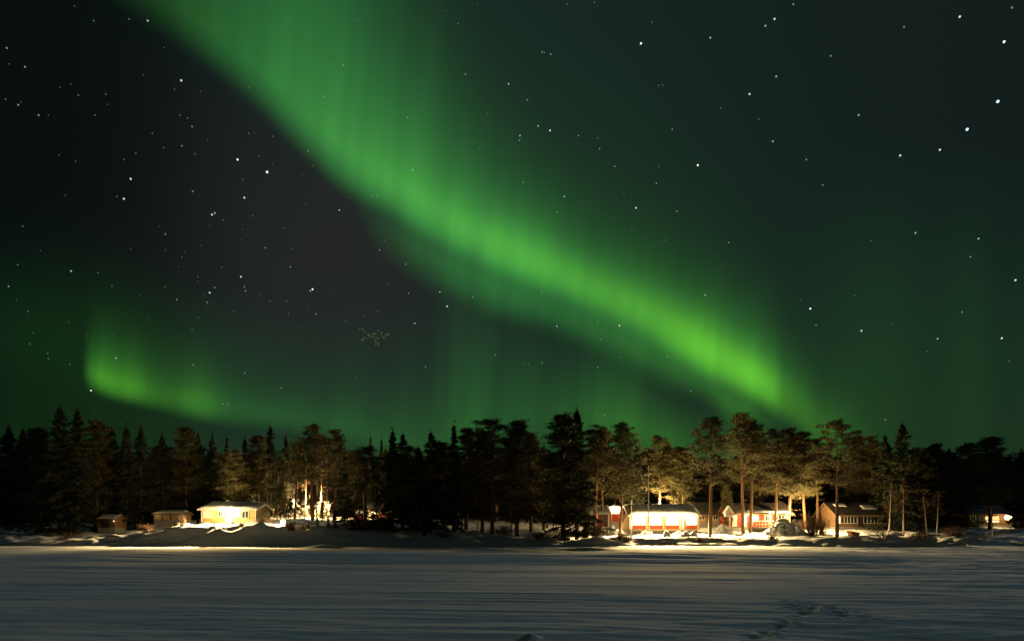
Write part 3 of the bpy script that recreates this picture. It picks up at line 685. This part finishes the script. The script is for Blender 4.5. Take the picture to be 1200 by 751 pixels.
# --- dark house with white mullions
r, W = house('dark_house', 'dark house with two rows of white mullioned windows and snow patch on roof', 'house', 980, 1037, 75, 619, 1.85, 5.0, 1.55, M_brown, snow=0, trim=M_brown, seed=51)
window(r, -1.55, 0, 1.15, 2.1, .85, M_glass, bars=4); window(r, 1.55, 0, 1.15, 2.3, .85, M_glass, bars=4); window(r, -2.95, 0, 1.15, .4, .95, M_win, bars=0)  # last pane glows in place of the lit pale wall end
obj('roof_snow', snow_slab(2.0, .9, 2.57, 1.7, 3.07, .14, 53), M_snow, r, (1.9, 0, 0), smooth=True)
obj('roof_snow', snow_slab(1.6, 1.5, 2.95, 2.1, 3.32, .10, 54), M_snow, r, (-1.7, 0, 0), smooth=True)
door(r, 0, 0, .7, 1.5, M_dark)
# --- far right house
r, W = house('cabin', 'dim cabin with a glowing window and round lamp at far right', 'cabin', 1126, 1186, 82, 617, 1.9, 4.5, 1.2, M_brown, snow=0, trim=M_brown, seed=61)
window(r, .75, 0, 1.25, 1.9, .45, M_windim, bars=3); obj('sill_light', MB().box(.9, -.06, .78, 1.7, .05, .16), M_win, r)
window(r, -2.0, 0, 1.2, .7, .8, M_glass); door(r, -.9, 0, .8, 1.5, M_dark)
obj('wall_lamp', MB().ball((0, 0, 0), .42, 14, 10), M_bulb2, r, (2.6, -.6, 1.35), smooth=True)
obj('lamp_bracket', MB().tube([(2.6, 0, 1.9), (2.6, -.6, 1.9), (2.6, -.6, 1.75)], [.02] * 3, 5), M_metal, r)
light('lamp_light', 'POINT', (1.6, -1.3, 1.35), 110, r, size=.2)
# --- lit houses deeper in the wood
r, W = house('white_house', 'white house with blazing lit gable seen through stems in the wood', 'house', 333, 351, 90, 604, 1.7, 5.0, .95, M_white, snow=.05, seed=71, gable=True, eave=.25)
window(r, 0, 0, 1.1, .8, .8, M_winw); door(r, .75, 0, .6, 1.3, M_white)
light('yard_light', 'POINT', (.3, -3.5, 2.6), 7000, r, size=.1)
r, W = house('red_house', 'red house with white trim between the white and yellow wood houses', 'house', 352, 367, 92, 604, 1.5, 4.5, .6, M_red, snow=0, seed=73, eave=.25)
window(r, -.4, 0, .95, .5, .5, M_win); window(r, .5, 0, .95, .5, .5, M_glass); door(r, .05, 0, .35, 1.1, M_white)
r, W = house('yellow_house', 'small bright yellow house at the right of the lit wood houses', 'house', 369, 386, 89, 605, 1.55, 4.5, .8, M_yel, snow=.04, seed=75, eave=.25)
window(r, -.5, 0, 1.0, .6, .6, M_winw); window(r, .5, 0, 1.0, .5, .6, M_win); door(r, .02, 0, .3, 1.1, M_white)
light('yard_light', 'POINT', (.4, -3.6, 2.8), 7000, r, size=.1)
r, W = house('red_shed', 'dim red shed between the yellow cabin and the white wood house', 'shed', 309, 331, 92, 604, 1.5, 4.0, .7, M_red, snow=0, seed=77, eave=.25)
window(r, -.9, 0, .95, .35, .7, M_windim, bars=0); window(r, 0, 0, .95, .35, .7, M_windim, bars=0); window(r, .9, 0, .95, .35, .7, M_windim, bars=0)
r, W = house('red_house', 'red house with lit windows glimpsed through the black bushy trees', 'house', 413, 458, 88, 612, 2.0, 5.0, 1.2, M_red, snow=0, trim=M_brown, seed=79)
for xx, p in ((-2.2, M_win), (-1.4, M_winw), (.3, M_win), (1.2, M_windim), (2.2, M_win)): window(r, xx, 0, 1.5, .55, .6, p, bars=1)
door(r, -.5, 0, .7, 1.6, M_white); obj('veranda_rail', MB().box(1.2, -1.0, .75, 3.0, .06, .22).box(-.2, -1.0, .4, .08, .08, .8).box(2.6, -1.0, .4, .08, .08, .8), M_yel, r)
light('porch_light', 'POINT', (.8, -1.5, 1.7), 380, r, size=.08)
# --- wood shed at left
r, W = house('wood_shed', 'low brown wood shed with snow on its roof left of the cabin', 'shed', 180, 213, 74, 611, 1.0, 2.2, .3, M_brown, snow=.06, trim=M_brown, seed=81, eave=.2)
for i in range(3): obj('log_stack', MB().box(-1.1 + i * 1.1, -.16, .55, .9, .3, .7), M_beige, r)
light('shed_light', 'POINT', (-1.3, -.9, 1.0), 9, r, size=.05); obj('wall_lamp', MB().ball((0, 0, 0), .05), M_bulb2, r, (-1.3, -.05, 1.0), smooth=True)
r, W = house('boat_shed', 'tiny dim boat shed low on the bank at far left', 'shed', 114, 135, 72, 620, 1.3, 2.2, .45, M_brown, snow=.06, trim=M_brown, seed=83, eave=.2)
door(r, 0, 0, .9, .9, M_dark)
light('shed_light', 'POINT', (1.6, -.6, 1.0), 8, r, size=.05); obj('wall_lamp', MB().ball((0, 0, 0), .05), M_bulb2, r, (1.0, -.05, 1.05), smooth=True)

# ------------------------------------------------------------------ yard objects
def lamp_post(px, py, D, label, p, flood, tgt):
    x = X(px, D); z = gz(x, D) - .1; h = Zp(py, D) - z
    r = thing('lamp_post', label, 'lamp post', (x, D, z), 0, 'lamps standing in the yards')
    obj('post', MB().tube([(0, .1, 0), (0, .1, h + .15)], [.06, .05], 8), M_dark, r)
    obj('arm', MB().tube([(0, .1, h + .12), (0, -.08, h + .12)], [.025, .025], 6), M_dark, r)
    obj('lamp_glass', MB().ball((0, -.08, h - .02), .22, 12, 8), M_bulb, r, smooth=True)
    light('lamp_light', 'POINT', (-.02, -.45, h), p, r, size=.12)
    if flood: light('lamp_flood', 'SPOT', (0, -.36, h), flood * .05, r, target=tgt, size=.12, spot=150, blend=.9); shore_fills(r, 0, -.36, h, flood * 3.4, (-62, -34, -8, 20, 48), down=28, cone=48)
    return r
lamp_post(266, 600, 66, 'bright yard lamp on dark post in front of the yellow cabin', 2400, 16000, (4, -30, -2.5))
lamp_post(332, 611, 63.5, 'low blazing yard lamp among snow right of the yellow cabin', 450, 8000, (-1, -30, -2.0))
# flagpole
x = X(760, 65.5); z = gz(x, 65.5) - .1; h = Zp(547, 65.5) - z
r = thing('flagpole', 'tall thin white flagpole in front of the bright veranda house', 'flagpole', (x, 65.5, z))
obj('pole', MB().tube([(0, 0, 0), (0, 0, h)], [.065, .03], 8), M_white, r); obj('finial', MB().ball((0, 0, h + .05), .07), M_white, r, smooth=True)
obj('halyard', MB().tube([(.07, -.03, 1.2), (.05, -.02, h - .1)], [.007, .007], 4), M_white, r)
# garden posts
for px, py, D, lab in [(727, 586, 71, 'thin garden pole with a knob in front of the long red shed'), (740, 587, 70, 'thin garden pole at the left corner of the veranda house')]:
    x = X(px, D); z = gz(x, D) - .1; h = Zp(py, D) - z; r = thing('garden_pole', lab, 'pole', (x, D, z), 0, 'garden poles')
    obj('pole', MB().tube([(0, 0, 0), (0, 0, h)], [.05, .04], 7), M_white, r); obj('cap', MB().ball((0, 0, h), .10, 8, 6), M_white, r, smooth=True)
# little gabled house on a post
x = X(853.5, 72); z = gz(x, 72) - .1; hz = Zp(605, 72) - z
r = thing('bird_house', 'white gabled bird house on a post beside the red cottage', 'bird house', (x, 72, z))
obj('post', MB().box(.2, 0, hz / 2, .14, .14, hz), M_white, r)
bw = .42; vs = [(-bw, -.3, hz), (bw, -.3, hz), (bw, -.3, hz + .55), (0, -.3, hz + 1.25), (-bw, -.3, hz + .55)]; vs += [(a, .35, c) for a, _, c in vs]
obj('box', MB().add(vs, [(0, 1, 2, 3, 4), (9, 8, 7, 6, 5)] + [(i, 5 + i, 5 + (i + 1) % 5, (i + 1) % 5) for i in range(5)]), M_white, r)
rf = MB()
for s in (-1, 1):
    q = [(s * (bw + .14), -.4, hz + .36), (0, -.4, hz + 1.27), (0, -.4, hz + 1.36), (s * (bw + .14), -.4, hz + .45)]; q += [(a, .45, c) for a, _, c in q]
    rf.add(q, [(0, 1, 2, 3), (7, 6, 5, 4), (0, 4, 5, 1), (1, 5, 6, 2), (2, 6, 7, 3), (3, 7, 4, 0)])
obj('roof', rf, M_snow, r); obj('entrance', MB().box(.12, -.31, hz + .35, .16, .03, .22), M_red, r)
# snow heaps
def heap(px, py, D, w, d, label, seed, sharp=1.3):
    x = X(px, D); z = gz(x, D) - .15; h = Zp(py, D) - z; n = 36; mb = MB(); r = np.random.default_rng(seed)
    lumps = [(r.uniform(-.55, .55), r.uniform(-.5, .5), r.uniform(.16, .38), r.uniform(.35, .9)) for _ in range(11)]
    g = np.linspace(-1, 1, n + 1); U_, V_ = np.meshgrid(g, g); q = np.sqrt(U_ ** 2 + V_ ** 2)
    Z_ = .55 * np.clip(1 - q * q, 0, 1) ** 1.3
    for a, b, c, k in lumps: Z_ = np.maximum(Z_, k * np.exp(-(((U_ - a) / c) ** 2 + ((V_ - b) / c) ** 2) ** 1.5) * np.clip(1.15 - q, 0, 1) ** .5)
    Z_ = Z_ + np.clip(1 - q, 0, .3) * (.5 * vnoise(U_ * 5 + seed, V_ * 5) + .4 * vnoise(U_ * 11 + seed, V_ * 11))
    Z_ = Z_ / Z_.max() * h - .06
    mb.v = [(float(u) * w / 2, float(v) * d / 2, float(k)) for u, v, k in zip(U_.ravel(), V_.ravel(), Z_.ravel())]
    for j in range(n):
        for i in range(n): a = j * (n + 1) + i; mb.f.append((a, a + 1, a + n + 2, a + n + 1))
    return tag(obj('snow_heap', mb, M_snow, None, (x, D, z), True), label, 'snow heap', 'snow heaps')
heap(920, 606, 68, 5.6, 4.2, 'tall ragged snow heap beside the red cottage porch', 5)
heap(936, 614, 67, 4.0, 3.2, 'lower rounded snow heap on the right foot of the ragged heap', 15, 1.0)
heap(782, 618, 65, 1.3, 1.2, 'small dark snow lump in front of the veranda house', 25, 1.0)
heap(806, 621, 66, 3.2, 2.0, 'low bright snow heap below the right end of the veranda house', 35, 1.0)
heap(757, 620.5, 70.6, 2.6, 1.3, 'low shovelled snow along the left front of the veranda house', 95, 1.0)
heap(795, 620.5, 70.6, 2.8, 1.3, 'low shovelled snow along the right front of the veranda house', 105, 1.0)
heap(846, 613, 72, 4.0, 2.0, 'bright snow heap beneath the white bird house', 45, 1.0)
heap(717, 614, 71, 4.2, 2.6, 'bright snow heap in front of the red hut', 55, 1.0)
heap(298, 616, 63, 2.0, 1.6, 'half lit snow heap right of the cabin lamp', 65, 1.0)
heap(322, 614, 64, 3.6, 1.8, 'long snow heap running toward the low yard lamp', 75, 1.0)
heap(240, 612, 66, 2.0, 1.4, 'dark little snow heap under the cabin left corner', 85, 1.0)
# orange sledge
x = X(1000, 62.5); z = gz(x, 62.5)
r = thing('sledge', 'orange sledge lying on the snow below the dark house', 'sledge', (x, 62.5, z + .02), .2)
prof = [(-.62, .52), (-.5, .30), (-.3, .12), (.45, .10), (.62, .30)]; mb = MB()
for (a, b), (c, d) in zip(prof, prof[1:]):
    q = [(a, -.3, b), (c, -.3, d), (c, .3, d), (a, .3, b)]; q2 = [(u, v, w + .05) for u, v, w in q]; mb.add(q + q2, [(3, 2, 1, 0), (4, 5, 6, 7), (0, 1, 5, 4), (1, 2, 6, 5), (2, 3, 7, 6), (3, 0, 4, 7)])
obj('tub', mb, M_orange, r)
for s in (-1, 1): obj('side_wall', MB().add([(-.6, s * .3, .55), (.62, s * .3, .36), (.62, s * .33, .36), (-.6, s * .33, .55), (-.3, s * .3, .14), (.45, s * .3, .12), (.45, s * .33, .12), (-.3, s * .33, .14)], [(0, 1, 2, 3), (4, 7, 6, 5), (0, 4, 5, 1), (3, 2, 6, 7), (0, 3, 7, 4), (1, 5, 6, 2)]), M_orange, r)
for s in (-1, 1): obj('runner', MB().box(0, s * .22, .05, 1.0, .04, .10), M_metal, r)

# ------------------------------------------------------------------ stars
def starmat(n, c, s): return glow(n, c, s, 'NONE')
S_COL = {0: (starmat('star_tiny', (.8, 1, .9), .09), 4.0), 1: (starmat('star_faint', (.75, 1, .85), .14), 4.6), 2: (starmat('star_dim', (.8, 1, .9), .28), 5.2), 3: (starmat('star_plain', (.85, 1, .95), .5), 5.8), 4: (starmat('star_clear', (.9, 1, 1), .9), 6.4), 5: (starmat('star_bright', (.92, 1, 1), 1.3), 7.4), 6: (starmat('star_blue', (.55, .75, 1), 1.7), 9.0)}
S_ME = {k: MB().ball((0, 0, 0), v[1], 8, 6).mesh('star', v[0], True) for k, v in S_COL.items()}
L1 = "12,85,2 44,118,2 260,37,3 319,142,4 165,37,1 32,185,2 68,203,2 138,168,1 437,155,1 338,223,2 330,208,1 239,270,1 418,281,5 470,303,6 230,315,4 218,350,4 339,337,2 430,348,4 373,378,4 378,375,3 393,388,1 445,380,1 291,412,2 542,266,2 550,292,1 597,370,3 604,115,2 570,170,2 819,131,2 717,207,2 730,204,1 726,299,3 722,333,2 895,148,3 858,200,1 844,262,1 655,345,2 664,344,2 630,35,1 320,453,1 125,477,3 15,504,2 49,548,1 467,436,2 513,437,1 511,470,2 424,487,4 430,505,2 432,512,2 369,515,4 365,532,2 378,506,2 348,487,1 390,470,1 311,527,2 550,509,5 546,512,3 556,552,2 475,530,1 338,580,1 508,552,1 505,530,1 204,630,3 160,687,4 123,641,1 431,656,2 495,682,2 392,711,2 401,711,2 627,663,1 749,645,2 730,569,3 787,539,4 774,514,3 832,523,2 719,516,2 714,465,2 683,499,1 668,440,2 732,429,1 738,429,1 608,565,1 640,557,1 665,548,1 872,624,2 84,622,1 340,642,2 197,503,1 52,605,1 268,235,1 320,257,2 343,271,1 288,260,1 438,235,1 456,275,1 427,316,1 617,277,1 480,240,1"
L2 = "227,77,5 53,92,2 68,96,2 57,93,1 246,40,1 97,8,1 145,5,1 349,67,3 446,46,3 462,34,4 495,8,2 561,99,2 465,135,3 418,166,4 265,150,1 258,151,1 610,203,3 459,249,3 327,291,5 258,293,1 254,323,2 282,228,2 434,210,1 518,281,2 547,326,2 683,274,4 753,264,4 788,30,4 866,74,5 880,14,2 855,179,6 801,228,6 690,48,2 525,543,5 508,527,1 535,572,2 615,582,4 603,520,1 668,570,1 710,410,3 632,424,1 821,420,3 807,452,2 886,493,4 792,549,2 749,596,3 862,595,4 875,635,1 730,618,1 657,738,2 381,427,2 340,519,3 290,372,2 218,366,4 181,293,2 154,262,2 151,243,1 117,239,2 67,230,4 46,222,3 14,239,3 13,247,2 27,176,2 20,321,2 31,433,1 92,346,3 80,373,2 197,342,1 211,404,1 268,423,1 52,513,2 79,574,3 151,566,2 189,573,4 156,597,2 151,646,2 221,580,1 190,628,1 53,638,2 29,641,1 20,640,1 273,627,2 315,688,2 388,699,1 163,730,2 367,190,1"
NAMED = {(470, 303): 'brightest bluish star in the dark sky left of the aurora band', (418, 281): 'bright white star just left of the brightest bluish star', (550, 509): 'bright slightly streaked white star above the green cluster patch',
         (319, 142): 'clear white star at upper left beside the edge of the aurora band', (160, 687): 'bright white star just below the left foot of the low aurora arc',
         (855 + 9000, 179): 'brightest blue white star near the right edge of the photo', (801 + 9000, 228): 'blue white star just below left of the brightest right edge star', (227 + 9000, 77): 'lone bright white star at top, right of the aurora band',
         (866 + 9000, 74): 'bright white star near the top right corner', (525 + 9000, 543): 'bright white star right of the aurora foot, left of a pair', (615 + 9000, 582): 'clear white star right of the aurora foot, right of a pair',
         (327 + 9000, 291): 'bright white star alone above the right half of the aurora band'}
RS = 6000.0
Rs = random.Random(12)
for _ in range(95):
    L1 += ' %d,%d,%d' % (Rs.uniform(5, 890), Rs.uniform(5, 640), 0 if Rs.random() < .75 else 1)
for L, off in ((L1, 0), (L2, 600)):
    for tok in L.split():
        a, b, k = (int(q) for q in tok.split(',')); px = off + a / 1.5017; py = b / 1.5017
        v = Vector(((px - CX) / F, 1, (HY - py) / F)).normalized() * RS
        ang = {0: 'barely visible', 1: 'faint', 2: 'dim', 3: 'plain', 4: 'clear', 5: 'bright', 6: 'blue'}[k]
        edge = np.interp(px, [130, 220, 300, 400, 470, 560, 650, 750, 850, 930, 1000], [0, 60, 122, 207, 255, 307, 351, 402, 450, 494, 535])
        zone = 'below and left of the aurora band' if py > edge else 'above and right of the aurora band'
        lab = NAMED.get((a + (9000 if off else 0), b)) or ('%s small white star in the night sky %s' % (ang, zone))
        o = link('star', S_ME[k], None, v + Vector((0, 0, CAMZ))); tag(o, lab, 'star', 'stars in the night sky', 'thing')
# small tangled star cluster
Rc = random.Random(5); segs = [(425, 387, 431, 391), (431, 389, 433, 394), (422, 399, 428, 394), (424, 400, 426, 396), (433, 394, 437, 396), (436, 392, 440, 391), (438, 396, 443, 396), (440, 400, 442, 396), (440, 387, 446, 388), (446, 390, 450, 396), (449, 396, 455, 392), (452, 391, 456, 391), (441, 402, 444, 403)]
o0 = Vector(((438 - CX) / F, 1, (HY - 395) / F)).normalized() * RS
cl = thing('star_cluster', 'small tangled yellow green star cluster below the aurora band', 'star cluster', o0 + Vector((0, 0, CAMZ))); cl['kind'] = 'thing'
cme = MB().ball((0, 0, 0), 1, 8, 6).mesh('star', glow('star_cluster', (.42, .75, .25), .10, 'NONE'), True)
for a, b, c, d in segs:
    for f in (0, .33, .67, 1):
        if Rc.random() < .15: continue
        u, w = a + (c - a) * f + Rc.gauss(0, .8), b + (d - b) * f + Rc.gauss(0, .8)
        o = link('star', cme, cl, Vector(((u - CX) / F, 1, (HY - w) / F)).normalized() * RS - o0); q = Rc.uniform(4.5, 9.5); o.scale = (q, q, q)
